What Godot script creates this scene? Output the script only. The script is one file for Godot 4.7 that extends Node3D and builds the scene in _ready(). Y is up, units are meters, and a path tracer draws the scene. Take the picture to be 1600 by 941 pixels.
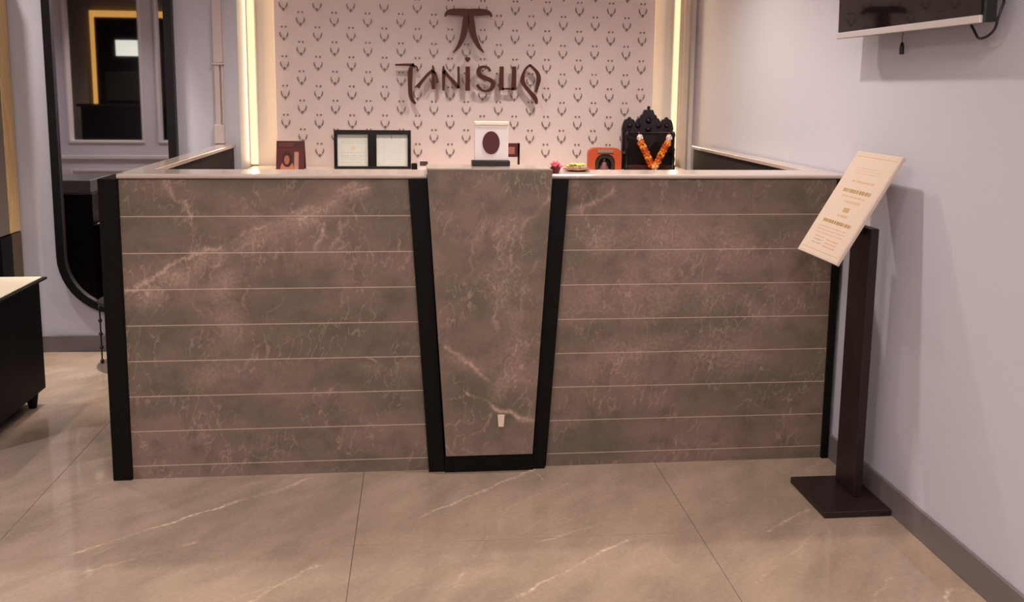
extends Node3D
# A jewellery shop's reception desk of grey-brown marble in front of a patterned sign wall.

# ---------------------------------------------------------------- mesh building
class Shape:
	var v := PackedVector3Array()
	var n := PackedVector3Array()
	var t := PackedVector2Array()

	func uv_of(p: Vector3, d: Vector3) -> Vector2:
		var a := d.abs()
		if a.z >= a.x and a.z >= a.y:
			return Vector2(p.x, -p.y)
		if a.x >= a.y:
			return Vector2(p.z, -p.y)
		return Vector2(p.x, p.z)

	func tri(a: Vector3, b: Vector3, c: Vector3, na: Vector3, nb: Vector3, nc: Vector3, ts: Array = []) -> void:
		var g := (b - a).cross(c - a)
		if g.length_squared() < 1e-16:
			return
		if g.dot(na + nb + nc) < 0.0:
			tri(a, c, b, na, nc, nb, [] if ts.is_empty() else [ts[0], ts[2], ts[1]])
			return
		v.append_array([a, c, b])
		n.append_array([na, nc, nb])
		if ts.is_empty():
			t.append_array([uv_of(a, g), uv_of(c, g), uv_of(b, g)])
		else:
			t.append_array([ts[0], ts[2], ts[1]])

	func flat(pts: Array, out: Vector3) -> void:
		var g: Vector3 = (pts[1] - pts[0]).cross(pts[2] - pts[0]).normalized()
		if g.dot(out) < 0.0:
			g = -g
		for i in range(1, pts.size() - 1):
			tri(pts[0], pts[i], pts[i + 1], g, g, g)

	# a box with chamfered edges, turned by xf
	func box(lo: Vector3, hi: Vector3, c := 0.0, xf := Transform3D.IDENTITY) -> void:
		var mid := (lo + hi) / 2.0
		var h := (hi - lo) / 2.0
		c = minf(c, minf(h.x, minf(h.y, h.z)) * 0.8)
		var at := func(s: Vector3, keep: int) -> Vector3:
			var q := h - Vector3.ONE * c
			q[keep] = h[keep]
			return xf * (mid + s * q)
		for a in 3:
			var b := (a + 1) % 3
			var d := (a + 2) % 3
			for s in [-1.0, 1.0]:
				var pts := []
				for k in [[-1, -1], [1, -1], [1, 1], [-1, 1]]:
					var g := Vector3.ZERO
					g[a] = s
					g[b] = k[0]
					g[d] = k[1]
					pts.append(at.call(g, a))
				var o := Vector3.ZERO
				o[a] = s
				flat(pts, xf.basis * o)
				if c > 0.0:
					for r in [-1.0, 1.0]:
						var g0 := Vector3.ZERO
						g0[a] = s
						g0[b] = r
						g0[d] = -1.0
						var g1 := g0
						g1[d] = 1.0
						var oo := Vector3.ZERO
						oo[a] = s
						oo[b] = r
						flat([at.call(g0, a), at.call(g1, a), at.call(g1, b), at.call(g0, b)], xf.basis * oo)
		if c > 0.0:
			for x in [-1.0, 1.0]:
				for y in [-1.0, 1.0]:
					for z in [-1.0, 1.0]:
						var g := Vector3(x, y, z)
						flat([at.call(g, 0), at.call(g, 1), at.call(g, 2)], xf.basis * g)

	# a flat outline in x and y, thick from z0 to z1
	func prism(outline: PackedVector2Array, z0: float, z1: float, xf := Transform3D.IDENTITY) -> void:
		var p := outline
		if Geometry2D.is_polygon_clockwise(p):
			p = p.duplicate()
			p.reverse()
		var k := Geometry2D.triangulate_polygon(p)
		for i in range(0, k.size(), 3):
			var a := p[k[i]]
			var b := p[k[i + 1]]
			var c := p[k[i + 2]]
			flat([xf * Vector3(a.x, a.y, z1), xf * Vector3(b.x, b.y, z1), xf * Vector3(c.x, c.y, z1)], xf.basis.z)
			flat([xf * Vector3(a.x, a.y, z0), xf * Vector3(b.x, b.y, z0), xf * Vector3(c.x, c.y, z0)], -xf.basis.z)
		for i in p.size():
			var a := p[i]
			var b := p[(i + 1) % p.size()]
			var o := Vector3(b.y - a.y, a.x - b.x, 0)
			if o.length() > 1e-7:
				flat([xf * Vector3(a.x, a.y, z0), xf * Vector3(b.x, b.y, z0), xf * Vector3(b.x, b.y, z1), xf * Vector3(a.x, a.y, z1)], xf.basis * o)

	# profile of (radius, height) turned about the y axis of xf
	func lathe(profile: Array, segs := 20, xf := Transform3D.IDENTITY) -> void:
		for i in profile.size() - 1:
			var p: Vector2 = profile[i]
			var q: Vector2 = profile[i + 1]
			var d := q - p
			var fl := Vector2(d.y, -d.x).normalized()
			var np := fl
			var nq := fl
			if i > 0 and d.normalized().dot((p - Vector2(profile[i - 1])).normalized()) > 0.6:
				var e: Vector2 = p - profile[i - 1]
				np = (fl + Vector2(e.y, -e.x).normalized()).normalized()
			if i < profile.size() - 2 and d.normalized().dot((Vector2(profile[i + 2]) - q).normalized()) > 0.6:
				var e: Vector2 = Vector2(profile[i + 2]) - q
				nq = (fl + Vector2(e.y, -e.x).normalized()).normalized()
			for k in segs:
				var a := TAU * k / segs
				var b := TAU * (k + 1) / segs
				var ca := Vector3(cos(a), 0, sin(a))
				var cb := Vector3(cos(b), 0, sin(b))
				var pa := xf * (ca * p.x + Vector3.UP * p.y)
				var pb := xf * (cb * p.x + Vector3.UP * p.y)
				var qa := xf * (ca * q.x + Vector3.UP * q.y)
				var qb := xf * (cb * q.x + Vector3.UP * q.y)
				var nn := func(c: Vector3, m: Vector2) -> Vector3: return (xf.basis * (c * m.x + Vector3.UP * m.y)).normalized()
				tri(pa, pb, qb, nn.call(ca, np), nn.call(cb, np), nn.call(cb, nq))
				tri(pa, qb, qa, nn.call(ca, np), nn.call(cb, nq), nn.call(ca, nq))

	func ball(c: Vector3, r: Vector3, segs := 12) -> void:
		var pr := []
		for i in segs / 2 + 1:
			var a := -PI / 2 + PI * i / (segs / 2)
			pr.append(Vector2(maxf(cos(a), 0.0), sin(a)))
		lathe(pr, segs, Transform3D(Basis.from_scale(r), c))

	func tube(pts: Array, r: float, segs := 8) -> void:
		var up := Vector3(0.31, 0.87, 0.39).normalized()
		var ring := []
		for i in pts.size():
			var d: Vector3 = (pts[mini(i + 1, pts.size() - 1)] - pts[maxi(i - 1, 0)]).normalized()
			var s := d.cross(up).normalized()
			var w := s.cross(d)
			var row := []
			for k in segs:
				var a := TAU * k / segs
				row.append([pts[i] + (s * cos(a) + w * sin(a)) * r, s * cos(a) + w * sin(a)])
			ring.append(row)
		for i in pts.size() - 1:
			for k in segs:
				var a: Array = ring[i][k]
				var b: Array = ring[i][(k + 1) % segs]
				var c: Array = ring[i + 1][(k + 1) % segs]
				var d: Array = ring[i + 1][k]
				tri(a[0], b[0], c[0], a[1], b[1], c[1])
				tri(a[0], c[0], d[0], a[1], c[1], d[1])
		for e in [[0, 1], [pts.size() - 1, pts.size() - 2]]:
			var o: Vector3 = pts[e[0]] - pts[e[1]]
			var fan := []
			for k in segs:
				fan.append(ring[e[0]][k][0])
			flat(fan, o)

	# one face with its own picture: corners bottom left, bottom right, top right, top left
	func picture(bl: Vector3, br: Vector3, tr: Vector3, tl: Vector3, out: Vector3) -> void:
		var g := (br - bl).cross(tl - bl).normalized()
		if g.dot(out) < 0:
			g = -g
		tri(bl, br, tr, g, g, g, [Vector2(0, 1), Vector2(1, 1), Vector2(1, 0)])
		tri(bl, tr, tl, g, g, g, [Vector2(0, 1), Vector2(1, 0), Vector2(0, 0)])

	func mesh(pivot: Vector3, m: Material) -> ArrayMesh:
		var q := v.duplicate()
		for i in q.size():
			q[i] -= pivot
		var arr := []
		arr.resize(Mesh.ARRAY_MAX)
		arr[Mesh.ARRAY_VERTEX] = q
		arr[Mesh.ARRAY_NORMAL] = n
		arr[Mesh.ARRAY_TEX_UV] = t
		var am := ArrayMesh.new()
		am.add_surface_from_arrays(Mesh.PRIMITIVE_TRIANGLES, arr)
		am.surface_set_material(0, m)
		return am


var taken := {}
var rng := RandomNumberGenerator.new()


func numbered(called: String) -> String:
	if not taken.has(called):
		taken[called] = 0
		return called
	taken[called] += 1
	return "%s_%03d" % [called, taken[called]]


func origin_of(o: Node) -> Vector3:
	var p := Vector3.ZERO
	while o != self:
		p += (o as Node3D).position
		o = o.get_parent()
	return p


# commits a shape, given in room coordinates, as one mesh under parent
func put(called: String, s: Shape, m: Material, parent: Node = self) -> MeshInstance3D:
	var o := MeshInstance3D.new()
	var pivot := origin_of(parent)
	if parent == self:
		o.name = numbered(called)
		var lo := s.v[0]
		var hi := s.v[0]
		for p in s.v:
			lo = lo.min(p)
			hi = hi.max(p)
		pivot = Vector3((lo.x + hi.x) / 2, lo.y, (lo.z + hi.z) / 2)
		o.position = pivot
	else:
		o.name = called
	o.mesh = s.mesh(pivot, m)
	parent.add_child(o, true)
	return o


func thing(called: String, at: Vector3, label: String, category: String, group := "") -> Node3D:
	var o := Node3D.new()
	o.name = numbered(called)
	o.position = at
	add_child(o, true)
	tag(o, label, category, group)
	return o


func tag(o: Node, label: String, category: String, group := "") -> void:
	o.set_meta("label", label)
	o.set_meta("category", category)
	if group != "":
		o.set_meta("group", group)


func structure(o: Node, label: String, category: String) -> Node:
	tag(o, label, category)
	o.set_meta("kind", "structure")
	return o


func bx(x0: float, x1: float, y0: float, y1: float, z0: float, z1: float, c := 0.0) -> Shape:
	var s := Shape.new()
	s.box(Vector3(x0, y0, z0), Vector3(x1, y1, z1), c)
	return s


# ---------------------------------------------------------------- materials
func paint(r: int, g: int, b: int, rough := 0.6, spec := 0.5, metal := 0.0) -> StandardMaterial3D:
	var m := StandardMaterial3D.new()
	m.albedo_color = Color8(r, g, b)
	m.roughness = rough
	m.metallic_specular = spec
	m.metallic = metal
	return m


func noise(seed_: int, freq: float, octaves := 4, kind := FastNoiseLite.TYPE_SIMPLEX_SMOOTH) -> FastNoiseLite:
	var f := FastNoiseLite.new()
	f.seed = seed_
	f.noise_type = kind
	f.frequency = freq
	f.fractal_type = FastNoiseLite.FRACTAL_FBM
	f.fractal_octaves = octaves
	return f


# soft wobbling lines, [points in metres, width, strength], drawn into a field of w by h over the rectangle from lo to lo + size
func veins(field: PackedFloat32Array, w: int, h: int, lo: Vector2, size: Vector2, lines: Array, wob: FastNoiseLite) -> void:
	var px := Vector2(w, h) / size
	for l in lines:
		var pts: Array = l[0]
		for i in pts.size() - 1:
			var a: Vector2 = pts[i]
			var b: Vector2 = pts[i + 1]
			var side := (b - a).orthogonal().normalized()
			var steps := int((b - a).length() * px.x / 1.5) + 1
			for k in steps:
				var f := float(k) / steps
				var p := a.lerp(b, f)
				p += side * (wob.get_noise_2d(p.x * 22.0, p.y * 22.0) * l[3])
				var q := (p - lo) * px
				var wide: float = l[1] * px.x * (0.6 + absf(wob.get_noise_2d(p.x * 12.0 + 40.0, p.y * 12.0)) * 1.4)
				var strong: float = l[2] * clampf(0.7 + wob.get_noise_2d(p.x * 14.0 - 70.0, p.y * 14.0) * 1.1, 0.15, 1.1)
				var rad := int(ceil(wide * 2.0)) + 1
				for y in range(maxi(0, int(q.y) - rad), mini(h, int(q.y) + rad + 1)):
					for x in range(maxi(0, int(q.x) - rad), mini(w, int(q.x) + rad + 1)):
						var d := Vector2(x + 0.5, y + 0.5).distance_to(q) / maxf(wide, 0.6)
						var g := exp(-d * d) * strong
						if g > field[y * w + x]:
							field[y * w + x] = g


func picture_of(bytes: PackedByteArray, w: int, h: int) -> ImageTexture:
	var im := Image.create_from_data(w, h, false, Image.FORMAT_RGB8, bytes)
	im.generate_mipmaps()
	return ImageTexture.create_from_image(im)


func desk_marble() -> StandardMaterial3D:
	var w := 1400
	var h := 584
	var lo := Vector2(-1.2, 0.0)
	var size := Vector2(2.66, 1.11)
	var field := PackedFloat32Array()
	field.resize(w * h)
	var wob := noise(5, 0.35, 3)
	var L := func(a: Array, wide: float, strong: float, wig := 0.02) -> Array:
		var p := []
		for q in a:
			p.append(Vector2(q[0], 1.11 - q[1]))
		return [p, wide, strong, wig]
	veins(field, w, h, lo, size, [
		L.call([[-1.12, .65], [-.85, .80], [-.55, .92], [-.30, 1.05]], .035, .28, .04), L.call([[-.80, .72], [-.78, .55], [-.85, .38]], .05, .18, .04), L.call([[.22, .92], [.17, .70], [.24, .50], [.20, .30]], .05, .2, .04),
		L.call([[-1.14, .67], [-.98, .77], [-.833, .846], [-.68, .89], [-.523, .946], [-.4, 1.0], [-.289, 1.058]], .010, .5, .03),
		L.call([[-1.1, .66], [-.93, .745], [-.79, .80], [-.66, .90]], .016, .3, .03),
		L.call([[-.55, .955], [-.42, 1.005], [-.33, 1.06]], .02, .35, .03),
		L.call([[-.985, 1.07], [-.93, 1.0], [-.893, .95]], .008, .35, .03),
		L.call([[-.447, .923], [-.46, .87], [-.482, .832]], .008, .4), L.call([[-.357, .934], [-.39, .87], [-.415, .82]], .007, .25),
		L.call([[-.727, .742], [-.79, .65], [-.842, .50]], .006, .22, .04), L.call([[-.599, .66], [-.66, .55], [-.736, .40]], .006, .22, .04),
		L.call([[-.70, .70], [-.73, .60], [-.75, .45]], .005, .25, .04), L.call([[-.80, .70], [-.82, .60], [-.84, .50]], .005, .2, .04),
		L.call([[-.331, .40], [-.22, .39], [-.10, .40]], .02, .22), L.call([[-.30, .435], [-.26, .42]], .006, .5),
		L.call([[-.02, .48], [.07, .42], [.145, .362]], .008, .5, .02), L.call([[-.01, .45], [.12, .40], [.29, .35]], .016, .22, .02),
		L.call([[.06, .31], [.16, .25], [.24, .22], [.31, .19]], .007, .5, .02),
		L.call([[.02, .62], [.06, .76], [.10, .88], [.13, 1.0]], .006, .2, .05), L.call([[.16, .55], [.19, .70], [.21, .86], [.30, .98], [.36, 1.02]], .008, .28, .04),
		L.call([[.30, .80], [.26, .66], [.28, .55]], .008, .26, .04), L.call([[.14, .50], [.17, .60], [.14, .72]], .006, .25, .04),
		L.call([[.43, .965], [.50, .99], [.593, 1.035]], .010, .25), L.call([[.986, .748], [1.05, .80], [1.129, .831]], .008, .25),
		L.call([[.45, .86], [.70, .84], [1.1, .86]], .06, .2, .04), L.call([[.42, .62], [.72, .66], [1.2, .60]], .07, .2, .05), L.call([[.50, .40], [.80, .46], [1.15, .40]], .07, .18, .05),
	], wob)
	var big := noise(11, 0.0042, 3)
	var mid := noise(12, 0.016, 4)
	var fine := noise(13, 0.11, 3)
	var crack := noise(14, 0.020, 3)
	crack.domain_warp_enabled = true
	crack.domain_warp_amplitude = 12.0
	crack.domain_warp_frequency = 0.02
	var patch := noise(15, 0.008, 2)
	var out := PackedByteArray()
	out.resize(w * h * 3)
	var c0 := Vector3(103, 91, 78)
	var c1 := Vector3(126, 104, 94)
	var c2 := Vector3(86, 74, 63)
	var c3 := Vector3(190, 158, 143)
	for y in h:
		for x in w:
			var b := clampf(0.5 + big.get_noise_2d(x * 0.7, y * 1.3) * 1.2 + mid.get_noise_2d(x * 0.5, y * 1.3) * 0.4, 0, 1)
			var m := mid.get_noise_2d(x + 900, y)
			var c := c0.lerp(c1, b)
			if m < 0:
				c = c.lerp(c2, minf(-m * 0.7, 0.4))
			var r := clampf(1.0 - absf(crack.get_noise_2d(x * 1.5 + y * 0.35, y * 0.75)) * 13.0, 0, 1) * clampf(patch.get_noise_2d(x, y) * 2.2 + 0.45, 0, 1)
			var f := fine.get_noise_2d(x, y)
			c = c.lerp(c3, clampf(r * 0.42 + field[y * w + x] * (1.35 + f * 0.9), 0, 0.8))
			c *= 1.0 + f * 0.045
			var i := (y * w + x) * 3
			out[i] = int(clampf(c.x, 0, 255))
			out[i + 1] = int(clampf(c.y, 0, 255))
			out[i + 2] = int(clampf(c.z, 0, 255))
	var mat := StandardMaterial3D.new()
	mat.albedo_texture = picture_of(out, w, h)
	mat.uv1_scale = Vector3(1 / size.x, 1 / size.y, 1)
	mat.uv1_offset = Vector3(1.2 / size.x, 1, 0)
	mat.roughness = 0.42
	mat.metallic_specular = 0.4
	return mat


func floor_marble() -> StandardMaterial3D:
	var w := 1280
	var h := 960
	var lo := Vector2(-2.2, -1.7)
	var size := Vector2(3.7, 2.8)
	var field := PackedFloat32Array()
	field.resize(w * h)
	var wob := noise(25, 0.35, 3)
	var V := func(a: Array, wide: float, strong: float, wig := 0.012) -> Array:
		var p := []
		for q in a:
			p.append(Vector2(q[0], q[1]))
		return [p, wide, strong, wig]
	veins(field, w, h, lo, size, [
		V.call([[-.15, .41], [.286, .044], [.34, 0]], .006, .75), V.call([[.05, .96], [.129, .896], [.459, .638], [.55, .57]], .006, .8),
		V.call([[-.62, .90], [-.515, .76], [-.42, .66]], .006, .6), V.call([[.25, .57], [.422, .503], [.50, .46]], .005, .45),
		V.call([[1.0, .56], [1.204, .424]], .006, .6), V.call([[-.02, .82], [.056, .621], [.10, .52]], .004, .35),
		V.call([[-1.15, .53], [-1.055, .459], [-.746, .226], [-.64, .16], [-.50, .04]], .006, .75), V.call([[-1.42, -.12], [-1.30, -.185], [-1.1, -.3]], .006, .45),
		V.call([[-.70, .89], [-.539, .761]], .005, .5), V.call([[-1.1, .66], [-.957, .573], [-.8, .48]], .006, .4), V.call([[-.75, .22], [-.517, .054]], .005, .4),
		V.call([[1.10, 1.02], [1.145, .981], [1.207, .906], [1.273, .867]], .005, .8, .02), V.call([[1.32, 1.03], [1.339, .997], [1.396, .949], [1.43, .94]], .006, .8, .02),
		V.call([[.62, .60], [.64, .75]], .003, .3), V.call([[.30, .02], [.33, .12]], .004, .35), V.call([[.16, .36], [.24, .28], [.42, .16]], .004, .3),
		V.call([[-1.7, -.95], [-1.5, -1.1], [-1.3, -1.3]], .008, .3), V.call([[-1.9, .9], [-1.6, .6], [-1.4, .5]], .006, .4), V.call([[.85, .86], [1.2, .55]], .004, .25),
	], wob)
	var big := noise(31, 0.006, 3)
	var mid := noise(32, 0.025, 4)
	var fine := noise(33, 0.14, 2)
	var out := PackedByteArray()
	out.resize(w * h * 3)
	var c0 := Vector3(138, 119, 104)
	var c1 := Vector3(160, 137, 121)
	var c3 := Vector3(214, 188, 166)
	for y in h:
		for x in w:
			# drawn out along the veins
			var u := x * 0.75 + y * 0.65
			var s := (y * 0.75 - x * 0.65) * 0.0 + (x * -0.65 + y * 0.75) * 0.45
			var b := clampf(0.5 + big.get_noise_2d(u, s) * 0.9 + mid.get_noise_2d(u, s) * 0.55, 0, 1)
			var f := fine.get_noise_2d(x, y)
			var r := clampf(1.0 - absf(mid.get_noise_2d(s * 0.5 + 500, u * 0.8)) * 22.0, 0, 1) * clampf(big.get_noise_2d(x + 300, y) * 2.0, 0, 1)
			var c := c0.lerp(c1, b).lerp(c3, clampf(field[y * w + x] * (0.8 + f * 0.8) + r * 0.16, 0, 0.8)) * (1.0 + f * 0.035)
			var i := (y * w + x) * 3
			out[i] = int(clampf(c.x, 0, 255))
			out[i + 1] = int(clampf(c.y, 0, 255))
			out[i + 2] = int(clampf(c.z, 0, 255))
	var mat := StandardMaterial3D.new()
	mat.albedo_texture = picture_of(out, w, h)
	mat.uv1_scale = Vector3(1 / size.x, 1 / size.y, 1)
	mat.uv1_offset = Vector3(2.2 / size.x, 1.7 / size.y, 0)
	mat.roughness = 0.06
	mat.metallic_specular = 0.5
	return mat


func grained(r: int, g: int, b: int, depth: float, rough: float, seed_: int) -> StandardMaterial3D:
	var w := 128
	var h := 256
	var nz := noise(seed_, 0.05, 4)
	var out := PackedByteArray()
	out.resize(w * h * 3)
	for y in h:
		for x in w:
			var f := 1.0 + nz.get_noise_2d(x * 3.0, y * 0.22) * depth + nz.get_noise_2d(x * 14.0, y * 0.6) * depth * 0.5
			var i := (y * w + x) * 3
			out[i] = int(clampf(r * f, 0, 255))
			out[i + 1] = int(clampf(g * f, 0, 255))
			out[i + 2] = int(clampf(b * f, 0, 255))
	var m := StandardMaterial3D.new()
	m.albedo_texture = picture_of(out, w, h)
	m.uv1_scale = Vector3(4, 1.4, 1)
	m.roughness = rough
	return m


func plaster(r: int, g: int, b: int) -> StandardMaterial3D:
	var m := paint(r, g, b, 0.55, 0.35)
	var nt := NoiseTexture2D.new()
	nt.width = 256
	nt.height = 256
	nt.seamless = true
	nt.as_normal_map = true
	nt.bump_strength = 1.2
	nt.noise = noise(71, 0.04, 4)
	m.normal_enabled = true
	m.normal_texture = nt
	m.normal_scale = 0.12
	m.uv1_scale = Vector3(2.5, 2.5, 2.5)
	return m


func glow(r: int, g: int, b: int, energy: float) -> StandardMaterial3D:
	var m := paint(r, g, b, 0.5)
	m.emission_enabled = true
	m.emission = Color8(r, g, b)
	m.emission_energy_multiplier = energy
	return m


func sheet(im: Image) -> StandardMaterial3D:
	var m := StandardMaterial3D.new()
	im.generate_mipmaps()
	m.albedo_texture = ImageTexture.create_from_image(im)
	m.roughness = 0.6
	return m


func blank(w: int, h: int, c: Color) -> Image:
	var im := Image.create_empty(w, h, false, Image.FORMAT_RGB8)
	im.fill(c)
	return im


# a row of small print too fine to read
func small_print(im: Image, x0: int, x1: int, y: int, tall: int, c: Color, r: RandomNumberGenerator) -> void:
	var x := x0
	while x < x1:
		var wide := r.randi_range(3, 11)
		im.fill_rect(Rect2i(x, y, mini(wide, x1 - x), tall), c)
		x += wide + r.randi_range(2, 4)


func _ready() -> void:
	rng.seed = 20
	setting_up()
	room()
	desk()
	sign_wall()
	left_side()
	right_side()
	on_the_desk()
	mirror_world()


# ---------------------------------------------------------------- camera, light, exposure
func downlight(x: float, z: float, y: float, energy: float, tint: Color, label: String, cone := 62.0) -> void:
	var t := thing("downlight", Vector3(x, y, z), label, "ceiling light", "round downlights in the ceiling")
	var ring := Shape.new()
	ring.lathe([Vector2(.042, -.004), Vector2(.046, -.012), Vector2(.056, -.012), Vector2(.062, -.006), Vector2(.062, 0.0), Vector2(.042, 0.0), Vector2(.042, -.004)], 28, Transform3D(Basis.IDENTITY, Vector3(x, y, z)))
	put("trim_ring", ring, white_trim, t)
	var lens := Shape.new()
	lens.lathe([Vector2(0, -.006), Vector2(.041, -.006), Vector2(.041, -.001), Vector2(0, -.001)], 24, Transform3D(Basis.IDENTITY, Vector3(x, y, z)))
	put("lens", lens, lamp_glow, t)
	var l := SpotLight3D.new()
	l.name = "spot_light"
	l.position = Vector3(0, -.016, 0)
	l.rotation_degrees.x = -90
	l.light_energy = energy
	l.light_color = tint
	l.light_size = 0.04
	l.spot_angle = cone
	l.spot_angle_attenuation = 1.0
	l.spot_range = 12.0
	l.spot_attenuation = 2.0
	l.shadow_enabled = true
	t.add_child(l, true)


func unseen_light_panel(x: float, z: float, y: float, w: float, d: float, energy: float, tint: Color, label: String) -> void:  # panels out of view, placed for soft light from the camera end
	var t := thing("unseen_ceiling_panel", Vector3(x, y, z), label, "ceiling light")
	var fr := Shape.new()
	for s in [-1.0, 1.0]:
		fr.box(Vector3(x - w / 2 - .02, y - .012, z + s * (d / 2 + .01) - .01), Vector3(x + w / 2 + .02, y, z + s * (d / 2 + .01) + .01), .002)
		fr.box(Vector3(x + s * (w / 2 + .01) - .01, y - .012, z - d / 2), Vector3(x + s * (w / 2 + .01) + .01, y, z + d / 2), .002)
	put("frame", fr, white_trim, t)
	put("diffuser", bx(x - w / 2, x + w / 2, y - .006, y - .001, z - d / 2, z + d / 2), lamp_glow, t)
	var l := AreaLight3D.new()
	l.name = "panel_light"
	l.position = Vector3(0, -.016, 0)
	l.rotation_degrees.x = -90
	l.area_size = Vector2(w, d)
	l.light_energy = energy
	l.light_color = tint
	l.area_range = 14.0
	l.area_attenuation = 2.0
	l.shadow_enabled = true
	t.add_child(l, true)


const CEIL := 2.55
var white_trim: StandardMaterial3D
var lamp_glow: StandardMaterial3D


func setting_up() -> void:
	var cam := Camera3D.new()
	cam.name = "camera"
	cam.transform = Transform3D(Basis(Vector3(.99482825, .01041582, .10103592), Vector3(.00413459, .98975101, -.14274397), Vector3(-.1014872, .14242347, .98458921)).orthonormalized(), Vector3(-.1125, 1.4031, 3.2389))
	cam.projection = Camera3D.PROJECTION_FRUSTUM
	cam.near = 0.05
	cam.far = 60.0
	cam.size = 941.0 / 1430.995 * cam.near
	cam.frustum_offset = Vector2(0, -(470.5 - 343.57) / 1430.995 * cam.near)
	add_child(cam)
	cam.current = true
	var e := Environment.new()
	e.background_mode = Environment.BG_COLOR
	e.background_color = Color(0.05, 0.05, 0.05)
	e.tonemap_mode = Environment.TONE_MAPPER_LINEAR
	e.tonemap_exposure = 1.95
	e.sdfgi_enabled = true
	e.ssao_enabled = true
	e.ssil_enabled = true
	var we := WorldEnvironment.new()
	we.name = "environment"
	we.environment = e
	add_child(we)
	white_trim = paint(236, 234, 230, 0.4)
	lamp_glow = glow(255, 240, 222, 2.5)
	var warm := Color(1.0, 0.95, 0.90)
	var soft := Color(1.0, 0.965, 0.93)
	var cool := Color(0.95, 0.965, 1.0)
	downlight(-.39, -.78, CEIL, 1.35, warm, "left round warm downlight over the desk facing the sign wall")
	downlight(.71, -.78, CEIL, 2.1, warm, "right round warm downlight over the desk facing the sign wall")
	downlight(.66, .25, CEIL, 1.2, soft, "right round downlight above the front of the desk")
	downlight(-.75, .9, CEIL, 0.35, soft, "unseen ceiling lamp at the left, placed to light the desk front and the floor before it")  # out of view, placed to light the desk front and nearby floor
	downlight(-2.3, -1.0, CEIL, 1.25, soft, "round downlight beside the wall cabinet at the far left")
	downlight(-1.58, -1.42, CEIL, 4.0, soft, "unseen ceiling lamp placed to brighten the floor below the black framed mirror", 22.0)  # out of view, narrow cone placed to brighten the far left floor
	downlight(-2.82, .78, CEIL, 2.8, cool, "round downlight above the open floor left of the desk")
	downlight(-3.35, 2.7, CEIL, 1.6, cool, "unseen ceiling lamp placed to light the panelled wall opposite the mirror")  # out of view, placed to light the mouldings that the mirror reflects
	unseen_light_panel(-1.1, 2.7, CEIL, .6, .6, 1.9, soft, "unseen square ceiling panel on the left, placed to light the desk front")  # out of view, placed to light the marble front
	unseen_light_panel(.3, 2.9, CEIL, .6, .6, 2.5, soft, "unseen square ceiling panel on the right, placed to light the desk and the right wall")  # out of view, placed to light the marble front and right wall


# ---------------------------------------------------------------- the room
var wall_paint: StandardMaterial3D
var skirting: StandardMaterial3D
var black_wood: StandardMaterial3D
var floor_stone: StandardMaterial3D


func room() -> void:
	wall_paint = plaster(198, 194, 204)
	skirting = paint(112, 102, 102, 0.4)
	black_wood = paint(14, 9, 9, 0.5, 0.25)
	floor_stone = floor_marble()
	var f: MeshInstance3D = put("floor", bx(-4.7, 1.6, -.14, -.012, -2.07, 3.8), paint(150, 130, 114, 0.8))
	structure(f, "glossy beige marble tile floor with thin pale veins", "floor")
	# large tiles, lengthwise joints as seen, cross joints at a chosen spacing
	var xs := [-4.6]
	for k in range(-4, 3):
		xs.append(-.315 + 1.09 * k)
	xs.append(1.47)
	xs = xs.filter(func(x): return x <= 1.47 and x >= -4.6)
	var zs := [-1.97]
	for k in range(-2, 3):
		zs.append(.55 + 1.09 * k)
	zs.append(3.7)
	for i in xs.size() - 1:
		for j in zs.size() - 1:
			put("tile", bx(xs[i] + .0007, xs[i + 1] - .0007, -.012, 0.0, zs[j] + .0007, zs[j + 1] - .0007, .0006), floor_stone, f)
	structure(put("ceiling", bx(-4.7, 1.6, CEIL, CEIL + .12, -2.07, 3.8), paint(232, 226, 222, 0.8)), "plain off-white ceiling over the reception", "ceiling")
	structure(put("wall_right", bx(1.47, 1.6, 0, CEIL, -2.07, 3.8), wall_paint), "lavender grey painted wall on the right behind the television", "wall")
	structure(put("wall_left", bx(-4.72, -4.6, 0, CEIL, -1.97, 3.8), wall_paint), "far left wall of the room out of frame", "wall")
	structure(put("wall_back_left", bx(-4.72, -1.035, 0, CEIL, -2.07, -1.67), wall_paint), "lavender grey wall on the left that carries the black framed mirror", "wall")
	var sk := bx(1.458, 1.47, 0, .0968, -1.97, 3.7, .002)
	structure(put("baseboard_right", sk, skirting), "dark grey skirting board along the right wall", "baseboard")
	structure(put("baseboard_back", bx(-4.6, -1.035, 0, .088, -1.67, -1.658, .002), skirting), "dark grey skirting board under the mirror wall", "baseboard")


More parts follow.
